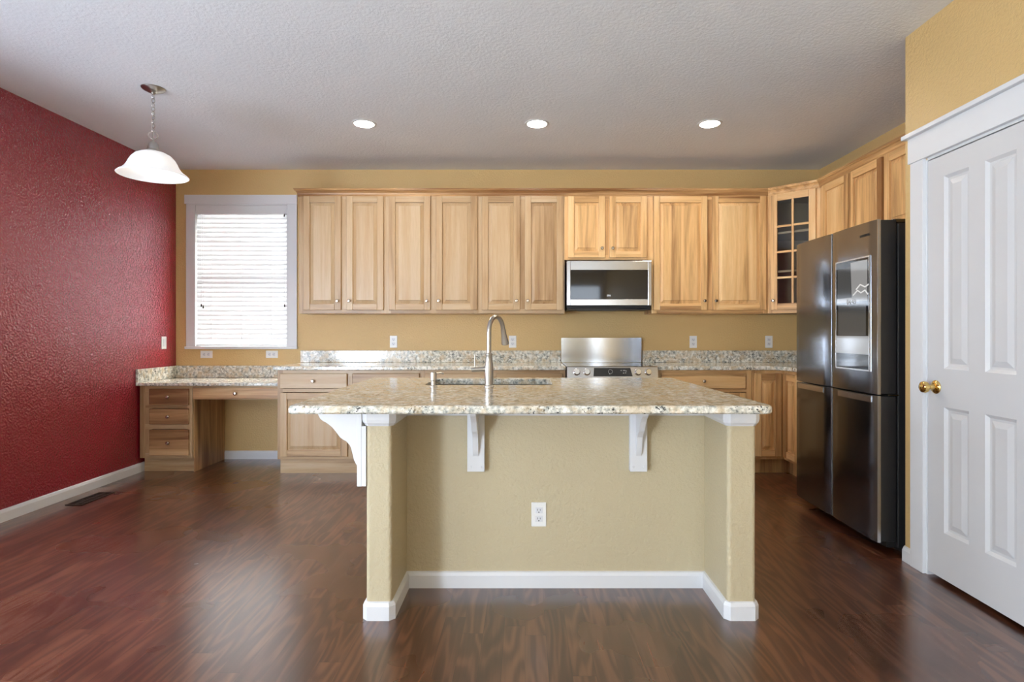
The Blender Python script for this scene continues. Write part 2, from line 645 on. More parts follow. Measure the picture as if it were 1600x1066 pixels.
# walls of the room behind the camera
b_ = MB()
for x0, x1 in ((XF, -4.72), (-3.78, -3.64), (-2.72, 0.98), (1.88, XP + 0.12)):
    b_.box(x0, x1, REAR - 0.12, REAR, 0, ZC)
b_.box(-4.72, -3.78, REAR - 0.12, REAR, 2.12, ZC).box(-3.64, -2.72, REAR - 0.12, REAR, 2.12, ZC)
b_.box(0.98, 1.88, REAR - 0.12, REAR, 2.38, ZC).box(0.98, 1.88, REAR - 0.12, REAR, 0, 0.9)
struct('wall_rear', b_, M['rear'])
b_ = MB()
b_.box(XF - 0.12, XF, REAR, -2.85, 0, ZC).box(XF - 0.12, XF, -0.55, 1.02, 0, ZC)
b_.box(XF - 0.12, XF, -2.85, -0.55, 0, 0.7).box(XF - 0.12, XF, -2.85, -0.55, 2.3, ZC)
struct('wall_far_left', b_, M['rear'])


def glazing(name, x0, x1, y0, y1, z0, z1, along):
    """a framed pane in a rear opening"""
    f = MB()
    t = 0.05
    if along == 'x':
        f.box(x0, x0 + t, y0, y1, z0, z1).box(x1 - t, x1, y0, y1, z0, z1)
        f.box(x0 + t, x1 - t, y0, y1, z0, z0 + t).box(x0 + t, x1 - t, y0, y1, z1 - t, z1)
    else:
        f.box(x0, x1, y0, y0 + t, z0, z1).box(x0, x1, y1 - t, y1, z0, z1)
        f.box(x0, x1, y0 + t, y1 - t, z0, z0 + t).box(x0, x1, y0 + t, y1 - t, z1 - t, z1)
    r = struct(name, f, M['white'])
    p = MB()
    if along == 'x':
        ym = (y0 + y1) / 2
        p.box(x0 + t, x1 - t, ym - 0.003, ym + 0.003, z0 + t, z1 - t)
    else:
        xm = (x0 + x1) / 2
        p.box(xm - 0.003, xm + 0.003, y0 + t, y1 - t, z0 + t, z1 - t)
    obj('pane', p, M['glass'], r)
    return r


glazing('door_2', -4.72, -3.78, REAR - 0.10, REAR - 0.03, 0.0, 2.12, 'x')
glazing('door_3', -3.64, -2.72, REAR - 0.10, REAR - 0.03, 0.0, 2.12, 'x')
glazing('window_2', 0.98, 1.88, REAR - 0.10, REAR - 0.03, 0.9, 2.38, 'x')
glazing('added_fill_window', XL - 0.11, XL - 0.04, 1.48, 2.82, 0.45, 1.72, 'y')  # made-up window, put in out of view to light the ceiling
glazing('window_3', XF - 0.10, XF - 0.03, -2.85, -0.55, 0.7, 2.3, 'y')

# baseboards
BB = [(0, 0.0), (0.014, 0.0), (0.014, 0.058), (0.008, 0.074), (0, 0.078)]
struct('baseboard_left', MB().sweep([(XL, 4.995), (XL, 0.9)], BB, -1), M['white'])
struct('baseboard_back', MB().sweep([(-2.838, YB), (-2.09, YB)], BB, 1), M['white'])
struct('baseboard_pantry', MB().sweep([(XP + 0.1, YP), (XP + 0.014, YP), (XP, YP - 0.014), (XP, 2.958)], BB, 1), M['white'])
struct('baseboard_pantry_far', MB().sweep([(XP, 2.116), (XP, REAR)], BB, 1), M['white'])

# kitchen window: casing, sill, two sashes and panes
win = MB()
y0, y1 = YB + 0.055, YB + 0.10
win.box(WX0, WX0 + 0.035, y0, y1, WZ0, WZ1).box(WX1 - 0.035, WX1, y0, y1, WZ0, WZ1)
win.box(WX0 + 0.035, WX1 - 0.035, y0, y1, WZ0, WZ0 + 0.035).box(WX0 + 0.035, WX1 - 0.035, y0, y1, WZ1 - 0.035, WZ1)
win.box(WX0 + 0.035, WX1 - 0.035, y0, y1, 1.70, 1.745)
window = struct('window_1', win, M['white'])
obj('pane', MB().box(WX0 + 0.035, WX1 - 0.035, y0 + 0.02, y0 + 0.026, WZ0 + 0.035, 1.70), M['glass'], window)
obj('pane', MB().box(WX0 + 0.035, WX1 - 0.035, y0 + 0.02, y0 + 0.026, 1.745, WZ1 - 0.035), M['glass'], window)
cs = MB()
cs.box(-3.198, WX0 + 0.002, YB - 0.019, YB, WZ0, WZ1, bevel=0.002)
cs.box(WX1 - 0.002, -2.152, YB - 0.019, YB, WZ0, WZ1, bevel=0.002)
cs.box(-3.212, -2.150, YB - 0.024, YB, WZ1, 2.496, bevel=0.002)
for x0, x1, z0, z1 in ((WX0 - 0.001, WX0 + 0.012, WZ0, WZ1), (WX1 - 0.012, WX1 + 0.001, WZ0, WZ1), (WX0, WX1, WZ1 - 0.012, WZ1 + 0.001)):
    cs.box(x0, x1, YB - 0.018, YB + 0.055, z0, z1)
obj('casing', cs, M['white'], window)
sl = MB().box(-3.205, -2.145, YB - 0.035, YB + 0.055, 1.040, 1.066, bevel=0.004)
obj('sill', sl, M['white'], window)

# pantry door: casing, header, leaf, panels, knob
LEAFX = XP - 0.004
d = MB()
cols = [(2.736, 2.582), (2.492, 2.332)]
rows = [(1.024, 1.940), (0.243, 0.842)]
fx, bx = XP - 0.002, XP + 0.033
ys = [DY1 - 0.006, 2.736, 2.582, 2.492, 2.332, DY0 + 0.006]
for a, c_ in ((0, 1), (2, 3), (4, 5)):
    d.box(fx, bx, ys[c_], ys[a], 0.022, 2.040)
for ya, yb in cols:
    for za, zb in ((0.022, rows[1][0]), (rows[1][1], rows[0][0]), (rows[0][1], 2.040)):
        d.box(fx, bx, yb, ya, za, zb)
    for za, zb in rows:
        rings = []
        for ins, dep in ((0, 0), (0.014, 0.011), (0.024, 0.012), (0.050, 0.004), (0.060, 0.004)):
            rings.append([(fx + dep, ya - ins, za + ins), (fx + dep, yb + ins, za + ins), (fx + dep, yb + ins, zb - ins), (fx + dep, ya - ins, zb - ins)])
        for p, q in zip(rings, rings[1:]):
            for i in range(4):
                j = (i + 1) % 4
                d.quad(p[i], p[j], q[j], q[i])
        d.quad(*rings[-1])
door = struct('door_1', d, M['door_white'])
cs = MB()
cs.box(XP - 0.019, XP, DY1 + 0.006, 2.952, 0, DZ + 0.008, bevel=0.002)
cs.box(XP - 0.019, XP, DY0 - 0.106, DY0 - 0.006, 0, DZ + 0.008, bevel=0.002)
cs.box(XP - 0.024, XP, DY0 - 0.118, 2.964, DZ + 0.008, 2.186, bevel=0.002)
cs.box(XP - 0.046, XP, DY0 - 0.135, 2.985, 2.186, 2.208, bevel=0.003)
for ya, yb in ((DY1 - 0.004, DY1 + 0.014), (DY0 - 0.014, DY0 + 0.004)):
    cs.box(XP - 0.002, XP + 0.11, ya, yb, 0, DZ)
cs.box(XP - 0.002, XP + 0.11, DY0 + 0.004, DY1 - 0.004, DZ - 0.004, DZ + 0.008)
obj('casing', cs, M['white'], door)
kn = MB()
kc = (fx, 2.788, 0.932)
kn.lathe([(0.033, 0.0), (0.033, 0.004), (0.027, 0.010), (0.013, 0.013), (0.011, 0.034), (0.016, 0.040), (0.026, 0.048), (0.0285, 0.058), (0.026, 0.067), (0.018, 0.073), (0.0, 0.075)], kc, (-1, 0, 0), 28)
obj('knob', kn, M['brass'], door)['label'] = 'polished brass knob'

# ------------------------------------------------------------------ cabinets
# local frame: x along the front from its left end, y into the wall from the face frame, z up


def knob_mb(x, y, z):
    return MB().lathe([(0.009, 0), (0.006, 0.006), (0.006, 0.013), (0.013, 0.018), (0.0145, 0.023), (0.011, 0.028), (0.0, 0.030)], (x, y, z), (0, -1, 0), 16)


def panel_rings(mb, x0, x1, z0, z1, prof, grain):
    rings = []
    for ins, y in prof:
        rings.append([mb.bm.verts.new(p) for p in ((x0 + ins, y, z0 + ins), (x1 - ins, y, z0 + ins), (x1 - ins, y, z1 - ins), (x0 + ins, y, z1 - ins))])
    for p, q in zip(rings, rings[1:]):
        for i in range(4):
            j = (i + 1) % 4
            mb.bm.faces.new((p[i], p[j], q[j], q[i]))
    mb.bm.faces.new(rings[-1])
    mb._mark([v for r in rings for v in r], grain)


FW = 0.056


def add_door(root, x0, x1, z0, z1, knob=None, mat='wood', y=0.0):
    f = MB()
    bv = 0.003
    f.box(x0, x0 + FW, y - 0.020, y - 0.001, z0, z1, 'z', bv)
    f.box(x1 - FW, x1, y - 0.020, y - 0.001, z0, z1, 'z', bv)
    f.box(x0 + FW, x1 - FW, y - 0.020, y - 0.001, z0, z0 + FW, 'x', bv)
    f.box(x0 + FW, x1 - FW, y - 0.020, y - 0.001, z1 - FW, z1, 'x', bv)
    dr = obj('door', f, M[mat], root)
    p = MB()
    panel_rings(p, x0 + FW - 0.004, x1 - FW + 0.004, z0 + FW - 0.004, z1 - FW + 0.004,
                ((0, y - 0.006), (0.007, y - 0.005), (0.034, y - 0.0135), (0.036, y - 0.018)), 'z')
    obj('panel', p, M[mat], dr)
    if knob:
        obj('knob', knob_mb(knob[0], y - 0.0195, knob[1]), M['knob'], dr)
    return dr


def add_drawer(root, x0, x1, z0, z1, mat='wood', knob=True, y=0.0):
    f = MB()
    f.box(x0, x1, y - 0.020, y - 0.001, z0, z1, 'x', 0.006, 3)
    dr = obj('drawer', f, M[mat], root)
    if knob:
        obj('knob', knob_mb((x0 + x1) / 2, y - 0.0195, (z0 + z1) / 2), M['knob'], dr)
    return dr


def carcass(root, w_, d_, z0, z1, mat='wood', top=True, stiles=(), rails=(), toe=False, sides_down=(True, True)):
    c = MB()
    t = 0.018
    for x0, x1, s in ((0, t, sides_down[0]), (w_ - t, w_, sides_down[1])):
        c.box(x0, x1, 0.020, d_, z0, z1, 'z')
        if toe:
            c.box(x0, x1, 0.075, d_, 0, z0, 'z')
    c.box(t, w_ - t, 0.020, d_ - 0.008, z0, z0 + t, 'x')
    if top:
        c.box(t, w_ - t, 0.020, d_ - 0.008, z1 - t, z1, 'x')
    c.box(t, w_ - t, d_ - 0.008, d_, z0, z1, 'z')
    obj('carcass', c, M[mat], root)
    f = MB()
    sw = 0.045
    f.box(0, sw, 0, 0.020, z0, z1, 'z')
    f.box(w_ - sw, w_, 0, 0.020, z0, z1, 'z')
    f.box(sw, w_ - sw, 0, 0.020, z0, z0 + 0.04, 'x')
    f.box(sw, w_ - sw, 0, 0.020, z1 - 0.05, z1, 'x')
    for x0, x1 in stiles:
        f.box(x0, x1, 0, 0.020, z0 + 0.04, z1 - 0.05, 'z')
    for ra, rb in rails:
        f.box(sw, w_ - sw, 0.0005, 0.020, ra, rb, 'x')
    obj('face_frame', f, M[mat], root)
    if toe:
        obj('toe_kick', MB().box(0.0, w_, 0.060, 0.075, 0, z0 - 0.001, 'x'), M[mat], root)


UB, UT = 1.367, 2.437
UF = 5.15


def upper(label, x0, x1, doors, zb=UB, zd=1.397, mat='wood', group='upper cabinets on the back wall'):
    r = thing('wall_cabinet', label, 'cabinet', (x0, UF, zb), 0, group)
    w_ = x1 - x0
    carcass(r, w_, YB - UF, 0, UT - zb, mat, True, [(doors[0][1] - x0 - 0.012, doors[1][0] - x0 + 0.012)])
    for i, (a, c_) in enumerate(doors):
        kx = (c_ - 0.028) if i == 0 else (a + 0.028)
        add_door(r, a - x0, c_ - x0, zd - zb, 2.412 - zb, (kx - x0, zd - zb + 0.082), mat)
    return r


upper('pale double-door upper cabinet standing next to the window', -2.02, -1.242, [(-1.972, -1.638), (-1.590, -1.260)])
upper('pale double-door upper cabinet, middle one of the three between window and microwave', -1.242, -0.41, [(-1.211, -0.842), (-0.792, -0.425)])
upper('pale double-door upper cabinet directly left of the microwave', -0.41, 0.355, [(-0.383, -0.044), (0.0, 0.342)])
upper('short double-door upper cabinet above the microwave', 0.355, 1.133, [(0.385, 0.715), (0.755, 1.089)], 1.847, 1.865, mat='wood_warm_lit')
upper('wide double-door upper cabinet with brown streaks right of the microwave', 1.133, 2.174, [(1.148, 1.627), (1.670, 2.152)], mat='wood_warm_lit')

# diagonal corner cabinet with the glazed door
A = Vector((2.174, UF))
Bp = Vector((2.485, 4.845))
dl = (Bp - A).length
rz = math.atan2(Bp.y - A.y, Bp.x - A.x)
r = thing('corner_wall_cabinet', 'diagonal corner upper cabinet with a glazed eight-pane door', 'cabinet', (A.x, A.y, UB), rz, None)
inv = Matrix.Rotation(-rz, 4, 'Z') @ Matrix.Translation((-A.x, -A.y, 0))
HH = UT - UB
foot = [(2.190, UF + 0.012), (2.483, 4.865), (XR - 0.002, 4.865), (XR - 0.002, YB - 0.002), (2.190, YB - 0.002)]
c = MB()
c.poly(foot, 0, 0.018).poly(foot, HH - 0.018, HH)
c.box(2.174, 2.190, UF + 0.02, YB, 0, HH).box(2.505, XR, 4.845, 4.863, 0, HH)
c.box(2.190, XR, YB - 0.010, YB - 0.001, 0, HH).box(XR - 0.010, XR - 0.001, 4.863, YB, 0, HH)
obj('carcass', c.xform(inv), M['inside'], r)
for zs in (0.36, 0.70):
    obj('shelf', MB().poly(foot, zs, zs + 0.018).xform(inv), M['inside'], r)
f = MB()
f.box(0, 0.04, 0, 0.02, 0, HH).box(dl - 0.04, dl, 0, 0.02, 0, HH)
f.box(0.04, dl - 0.04, 0, 0.02, 0, 0.045, 'x').box(0.04, dl - 0.04, 0, 0.02, HH - 0.05, HH, 'x')
obj('face_frame', f, M['wood_warm_lit'], r)
x0, x1, z0, z1 = 0.030, dl - 0.030, 0.030, 1.045
f = MB()
f.box(x0, x0 + FW, -0.020, -0.001, z0, z1, 'z', 0.003).box(x1 - FW, x1, -0.020, -0.001, z0, z1, 'z', 0.003)
f.box(x0 + FW, x1 - FW, -0.020, -0.001, z0, z0 + FW, 'x', 0.003).box(x0 + FW, x1 - FW, -0.020, -0.001, z1 - FW, z1, 'x', 0.003)
dr = obj('door', f, M['wood_warm_lit'], r)
xm = (x0 + x1) / 2
f = MB().box(xm - 0.009, xm + 0.009, -0.018, -0.006, z0 + FW, z1 - FW, 'z', 0.002)
for i in (1, 2, 3):
    zz = z0 + FW + (z1 - z0 - 2 * FW) * i / 4
    f.box(x0 + FW, xm - 0.009, -0.0175, -0.006, zz - 0.009, zz + 0.009, 'x', 0.002)
    f.box(xm + 0.009, x1 - FW, -0.0175, -0.006, zz - 0.009, zz + 0.009, 'x', 0.002)
obj('muntin', f, M['wood_warm_lit'], dr)
obj('pane', MB().box(x0 + FW - 0.003, x1 - FW + 0.003, -0.006, -0.003, z0 + FW - 0.003, z1 - FW + 0.003), M['glass'], dr)
obj('knob', knob_mb(x0 + 0.028, -0.0195, z0 + 0.082), M['knob'], dr)

# upper cabinets on the fridge wall
r = thing('wall_cabinet', 'orange-brown upper cabinet on the fridge wall, next to the glazed corner cabinet', 'cabinet', (2.485, 4.843, UB), -PI / 2, 'upper cabinets on the fridge wall')
carcass(r, 0.873, XR - 2.485, 0, HH, 'wood_warm_lit', True, [(0.43, 0.47)])
add_door(r, 0.058, 0.445, 0.03, 1.045, (0.417, 0.112), 'wood_warm_lit')
add_door(r, 0.456, 0.860, 0.03, 1.045, (0.484, 0.112), 'wood_warm_lit')
r = thing('wall_cabinet', 'short orange-brown cabinet above the refrigerator, partly hidden by the pantry wall', 'cabinet', (2.485, 3.968, 1.86), -PI / 2, 'upper cabinets on the fridge wall')
carcass(r, 0.93, XR - 2.485, 0, UT - 1.86, 'wood_warm_lit', True, [(0.45, 0.49)])
add_door(r, 0.012, 0.463, 0.02, 0.552, (0.435, 0.09), 'wood_warm_lit')
add_door(r, 0.474, 0.918, 0.02, 0.552, (0.502, 0.09), 'wood_warm_lit')

# crown moulding over the whole run
CR = [(0.0, UT - 0.024), (0.006, UT - 0.024), (0.006, UT - 0.014), (0.010, UT - 0.010), (0.012, UT + 0.004), (0.020, UT + 0.018), (0.031, UT + 0.024), (0.031, UT + 0.030), (0.035, UT + 0.034), (0.035, UT + 0.043), (0.0, UT + 0.043)]
cm = MB().sweep([(-2.021, YB - 0.001), (-2.021, UF - 0.001), (2.174, UF - 0.001), (2.484, 4.844), (2.484, 3.036)], CR, 1)
tag(obj('crown_moulding', cm, M['wood_warm_lit'], at=(0, UF, UT)), 'light wood crown moulding along the tops of the upper cabinets', 'moulding')

# base cabinets
BF, BH, TK = 4.845, 0.880, 0.130


def base(label, x0, x1, drawers, doors, mat='wood', group='base cabinets along the back wall', ends=(True, True)):
    r = thing('base_cabinet', label, 'cabinet', (x0, BF, 0), 0, group)
    st = []
    if len(doors) == 2:
        st = [(doors[0][1] - x0 - 0.01, doors[1][0] - x0 + 0.01)]
    carcass(r, x1 - x0, YB - BF - 0.001, TK, BH, mat, False, st, [(0.695, 0.722)], True)
    for a, c_ in drawers:
        add_drawer(r, a - x0, c_ - x0, 0.725, 0.8535, mat)
    for i, (a, c_) in enumerate(doors):
        kx = (c_ - 0.028) if (i == 0 and len(doors) > 1) else (a + 0.028)
        add_door(r, a - x0, c_ - x0, 0.155, 0.691, (kx - x0, 0.63), mat)
    return r


base('pale two-drawer base cabinet beside the desk knee space', -2.08, -0.866, [(-2.055, -1.4906), (-1.4477, -0.883)], [(-2.050, -1.488), (-1.450, -0.885)])
base('pale base cabinet left of the range, mostly hidden by the island', -0.864, 0.342, [(-0.84, -0.285), (-0.24, 0.318)], [(-0.84, -0.283), (-0.243, 0.318)])
base('reddish base cabinet with one wide drawer right of the range', 1.112, 1.907, [(1.142, 1.8525)], [(1.142, 1.485), (1.510, 1.8525)], 'wood_warm_lit')

# corner base cabinet with an inward folding pair of doors
r = thing('corner_base_cabinet', 'reddish corner base cabinet with two doors meeting at a right angle', 'cabinet', (1.909, BF, 0), 0)
f = MB()
foot = [(0, 0), (0.271, 0), (0.271, -0.300), (0.879, -0.300), (0.879, 0.607), (0, 0.607)]
f.poly(foot, TK, BH)
obj('carcass', f, M['wood_warm_lit'], r)
f = MB()
f.poly([(0, 0.075), (0.346, 0.075), (0.346, -0.300), (0.36, -0.300), (0.36, 0.09), (0, 0.09)], 0, TK - 0.001)
obj('toe_kick', f, M['wood_warm_lit'], r)
add_door(r, 0.018, 0.246, 0.155, 0.8535, None, 'wood_warm_lit')
side = add_door(r, 0.0, 0.262, 0.155, 0.8535, None, 'wood_warm_lit')
rot = Matrix.Translation((0.271, -0.026, 0)) @ Matrix.Rotation(-PI / 2, 4, 'Z')
for o in [side] + list(side.children):
    o.data.transform(rot)
r = thing('base_cabinet', 'base cabinet on the fridge wall hidden behind the refrigerator', 'cabinet', (2.18, 4.543, 0), -PI / 2)
carcass(r, 0.505, XR - 2.182, TK, BH, 'wood_warm_lit', False, [], [(0.695, 0.722)], True)
add_drawer(r, 0.02, 0.485, 0.725, 0.8535, 'wood_warm_lit')
add_door(r, 0.02, 0.485, 0.155, 0.691, (0.05, 0.63), 'wood_warm_lit')

# desk: drawer pedestal, pencil drawer
DF, DH = 4.92, 0.741
r = thing('desk_pedestal', 'light wood three-drawer desk pedestal against the red wall', 'cabinet', (-3.287, DF, 0))
pw = 0.447
carcass(r, pw, YB - DF - 0.001, 0.124, DH, 'wood', False, [], [(0.552, 0.579), (0.373, 0.414)], True)
for z0, z1 in ((0.579, 0.722), (0.414, 0.5525), (0.147, 0.373)):
    add_drawer(r, 0.088, 0.425, z0, z1 - 0.004, 'wood3')
obj('filler', MB().box(0.0455, 0.105, 0.001, 0.02, 0.165, DH - 0.051, 'z'), M['wood'], r)
obj('end_panel', MB().box(pw, pw + 0.006, 0.022, YB - DF - 0.02, 0.0, 0.624, 'z'), M['wood3'], r)
r = thing('pencil_drawer', 'shallow wooden pencil drawer hung under the granite desk top', 'drawer', (-2.838, DF, 0.624))
f = MB().box(0.008, 0.026, 0.021, 0.50, 0.002, 0.116, 'y').box(0.730, 0.748, 0.021, 0.50, 0.002, 0.116, 'y').box(0.026, 0.730, 0.021, 0.50, 0.002, 0.012, 'x')
f.box(0.0, 0.753, 0, 0.020, 0.0, 0.117, 'x')
obj('box', f, M['wood'], r)
f = MB().box(0.012, 0.745, -0.020, -0.001, 0.006, 0.103, 'x', 0.006, 3)
dr = obj('drawer_front', f, M['wood3'], r)
obj('knob', knob_mb(0.378, -0.0195, 0.055), M['knob'], dr)

# ------------------------------------------------------------------ granite worktops
CT, CB = 0.914, 0.882
t = thing('countertop', 'speckled granite worktop left of the range with a tall splash', 'countertop', (-0.88, 5.13, CB))
obj('slab', MB().box(-2.105, 0.344, 4.808, YB - 0.001, CB, CT, bevel=0.006, seg=3).move((0.88, -5.13, -CB)), M['granite'], t)
obj('backsplash', MB().box(-2.118, 0.340, YB - 0.021, YB - 0.001, CT, 1.027, bevel=0.003).move((0.88, -5.13, -CB)), M['granite'], t)
t = thing('countertop', 'speckled granite worktop right of the range turning the corner', 'countertop', (1.95, 5.13, CB))
# concave inside corner: fillet centre lies off the slab
arc = [(2.025 + 0.12 * math.sin(a), 4.688 + 0.12 * math.cos(a)) for a in [i * PI / 2 / 8 for i in range(9)]]
pts = [(1.107, YB - 0.001), (1.107, 4.808)] + arc + [(2.145, 4.036), (XR - 0.001, 4.036), (XR - 0.001, YB - 0.001)]
obj('slab', MB().poly(pts, CB, CT, bevel=0.005).move((-1.95, -5.13, -CB)), M['granite'], t)
obj('backsplash', MB().box(1.109, XR - 0.022, YB - 0.021, YB - 0.001, CT, 1.027, bevel=0.003).box(XR - 0.021, XR - 0.001, 4.04, YB - 0.001, CT, 1.027, bevel=0.003).move((-1.95, -5.13, -CB)), M['granite'], t)
t = thing('desk_counter', 'low speckled granite desk counter under the window', 'desk', (-2.7, 5.17, 0.743))
obj('slab', MB().box(XL + 0.001, -2.083, 4.883, YB - 0.001, 0.743, 0.771, bevel=0.006, seg=3).move((2.7, -5.17, -0.743)), M['granite'], t)
obj('backsplash', MB().box(XL + 0.022, -2.083, YB - 0.021, YB - 0.001, 0.771, 0.884, bevel=0.003).box(XL + 0.001, XL + 0.021, 4.886, YB - 0.001, 0.771, 0.884, bevel=0.003).move((2.7, -5.17, -0.743)), M['granite'], t)

# ------------------------------------------------------------------ range
r = thing('range', 'stainless slide-in range with front knobs and tall splash guard', 'range', (0.725, 5.1, 0))
RX = 0.725


def rel(mb):
    return mb.move((-RX, -5.1, 0))


obj('body', rel(MB().box(0.352, 1.098, 4.80, 5.41, 0.02, 0.885, bevel=0.004)), M['dark'], r)
obj('cooktop', rel(MB().box(0.349, 1.101, 4.805, 5.425, 0.8855, 0.915, bevel=0.004)), M['black'], r)
pn = MB().poly([(4.742, 0.818), (4.80, 0.818), (4.80, 0.9165), (4.776, 0.9165), (4.762, 0.912)], 0.349, 1.101, 'x', bevel=0.002)
cp = obj('control_panel', rel(pn), M['steel'], r)
slope = Vector((0, 4.762 - 4.742, 0.912 - 0.818)).normalized()
nrm = Vector((0, -slope.z, slope.y))
base_p = Vector((0, 4.742, 0.818))


def onpanel(x, s, lift=0.0):
    p = base_p + slope * s + nrm * lift
    return Vector((x, p.y, p.z))


q = [onpanel(0.566, 0.018, 0.0006), onpanel(0.889, 0.018, 0.0006), onpanel(0.872, 0.088, 0.0006), onpanel(0.572, 0.088, 0.0006)]
disp = MB()
disp.quad(*q)
dp = obj('display', rel(disp), M['black'], cp)
mk = MB()
rk = MB()
ringp = [onpanel(0.706 + 0.017 * math.cos(a), 0.057 + 0.017 * math.sin(a), 0.0014) for a in [i * 2 * PI / 24 for i in range(24)]]
rk.tube(ringp, 0.0011, 6, True)
for dx, s in ((0.795, 0.066), (0.815, 0.066), (0.825, 0.066), (0.815, 0.045), (0.832, 0.047), (0.836, 0.062), (0.700, 0.038)):
    p = onpanel(dx, s, 0.0012)
    mk.box(p.x - 0.004, p.x + 0.004, p.y - 0.0006, p.y + 0.0006, p.z - 0.003, p.z + 0.003)
obj('dial_mark', rel(rk), M['led_dim'], cp)
obj('marking', rel(mk), M['led_dim'], cp)
for kx in (0.429, 0.512, 0.934, 1.018):
    p = onpanel(kx, 0.053)
    obj('knob', rel(MB().lathe([(0.029, 0), (0.029, 0.004), (0.024, 0.007), (0.0235, 0.026), (0.021, 0.031), (0.0, 0.031)], p, nrm, 28)), M['chrome'], cp)
bg = MB()
n = 24
fr_, bk = [], []
for i in range(n + 1):
    u = i / n
    x = 0.342 + 0.753 * u
    fr_.append((x, 5.412 - 0.030 * (1 - (2 * u - 1) ** 2) - 0.004))
    bk.append((x, 5.4165 - 0.030 * (1 - (2 * u - 1) ** 2)))
bg.poly(fr_ + bk[::-1], 0.9165, 1.147)
for f in bg.bm.faces:
    if abs(f.normal.z) < 0.5:
        f.smooth = True
obj('splash_guard', rel(bg), M['steel'], r)
od = obj('oven_door', rel(MB().box(0.354, 1.096, 4.755, 4.799, 0.19, 0.80, bevel=0.004)), M['steel'], r)
obj('window', rel(MB().box(0.45, 1.0, 4.753, 4.756, 0.33, 0.66)), M['black'], od)
obj('handle', rel(MB().tube([(0.40, 4.755, 0.755), (0.40, 4.705, 0.755), (0.42, 4.700, 0.755), (1.03, 4.700, 0.755), (1.05, 4.705, 0.755), (1.05, 4.755, 0.755)], 0.011)), M['steel'], od)
obj('storage_drawer', rel(MB().box(0.354, 1.096, 4.757, 4.799, 0.05, 0.182, bevel=0.004)), M['steel'], r)

# ------------------------------------------------------------------ microwave
r = thing('microwave', 'stainless over-the-range microwave with black glass front', 'microwave', (0.741, 5.25, 1.395))


def relm(mb):
    return mb.move((-0.741, -5.25, -1.395))


obj('body', relm(MB().box(0.372, 1.112, 5.105, YB - 0.002, 1.412, 1.826, bevel=0.004)), M['dark'], r)
f = MB()
MX0, MX1, MZ0, MZ1 = 0.370, 1.114, 1.434, 1.828
gx0, gx1, gz0, gz1 = 0.402, 1.083, 1.490, 1.745
f.box(MX0, gx0, 5.060, 5.104, MZ0, MZ1, bevel=0.003).box(gx1, MX1, 5.060, 5.104, MZ0, MZ1, bevel=0.003)
f.box(gx0, gx1, 5.060, 5.104, MZ0, gz0, bevel=0.003).box(gx0, gx1, 5.060, 5.104, gz1, MZ1, bevel=0.003)
dr = obj('door_frame', relm(f), M['steel'], r)
obj('window', relm(MB().box(gx0 + 0.001, gx1 - 0.001, 5.0625, 5.103, gz0 + 0.001, gz1 - 0.001)), M['black'], r)
text('display_text', 'PM', 0.026, M['led'], r, (0.739 - 0.741, 5.0615 - 5.25, 1.519 - 1.395), (PI / 2, 0, 0))
f = MB().box(0.376, 1.108, 5.085, 5.40, 1.396, 1.411, bevel=0.003).box(0.46, 0.80, 5.075, 5.084, 1.390, 1.41)
obj('vent_base', relm(f), M['dark'], r)

# ------------------------------------------------------------------ refrigerator
r = thing('refrigerator', 'black stainless four-door refrigerator with a screen in one door', 'refrigerator', (2.3, 3.563, 0))


def relf(mb):
    return mb.move((-2.3, -3.563, 0))


FX = 1.890
obj('case', relf(MB().box(2.012, 2.74, 3.108, 4.018, 0.03, 1.790, bevel=0.006)), M['case'], r)
for ya, yb in ((3.13, 3.20), (3.93, 4.0)):
    for xa, xb in ((2.05, 2.12), (2.62, 2.69)):
        obj('foot', relf(MB().box(xa, xb, ya, yb, 0.0, 0.03)), M['dark'], r)
obj('grille', relf(MB().box(1.965, 2.011, 3.13, 4.0, 0.028, 0.062)), M['dark'], r)


def fridge_door(y0, y1, z0, z1):
    """slightly bowed steel skin over a dark slab"""
    n_ = 10
    fr_, bk = [], []
    for i in range(n_ + 1):
        u = i / n_
        y = y0 + (y1 - y0) * u
        e = min(u, 1 - u) * (y1 - y0)
        rnd = 0.006 * max(0, 1 - e / 0.02) ** 2
        fr_.append((FX + 0.004 * (2 * u - 1) ** 2 + rnd, y))
    pts_ = fr_ + [(FX + 0.022, y1), (FX + 0.022, y0)]
    mb = MB().poly(pts_, z0, z1)
    for f_ in mb.bm.faces:
        if f_.normal.x < -0.3:
            f_.smooth = True
    return mb


SPL = 0.858
SEAM = 3.5630
doors = []
for y0, y1, z0, z1, nm in ((3.100, SEAM - 0.003, SPL + 0.004, 1.806, 'upper_door'), (SEAM + 0.003, 4.026, SPL + 0.004, 1.806, 'upper_door'),
                           (3.100, SEAM - 0.003, 0.065, SPL - 0.004, 'lower_door'), (SEAM + 0.003, 4.026, 0.065, SPL - 0.004, 'lower_door')):
    o = obj(nm, relf(fridge_door(y0, y1, z0, z1)), M['bsteel'], r)
    obj('door_liner', relf(MB().box(FX + 0.0225, 2.002, y0 + 0.002, y1 - 0.002, z0 + 0.002, z1 - 0.002, bevel=0.004)), M['case'], o)
    e = MB()
    e.box(FX + 0.006, FX + 0.024, y0 - 0.0035, y0 - 0.0005, z0, z1)
    obj('edge_strip', relf(e), M['bsteel_l'], o)
    doors.append(o)
for o, ya, yb in ((doors[2], 3.145, SEAM - 0.085), (doors[3], SEAM + 0.085, 3.985)):
    g = MB()
    g.box(FX - 0.0015, FX + 0.005, ya, yb, 0.815, 0.8485, bevel=0.001)
    obj('finger_pull', relf(g), M['bsteel_l'], o)
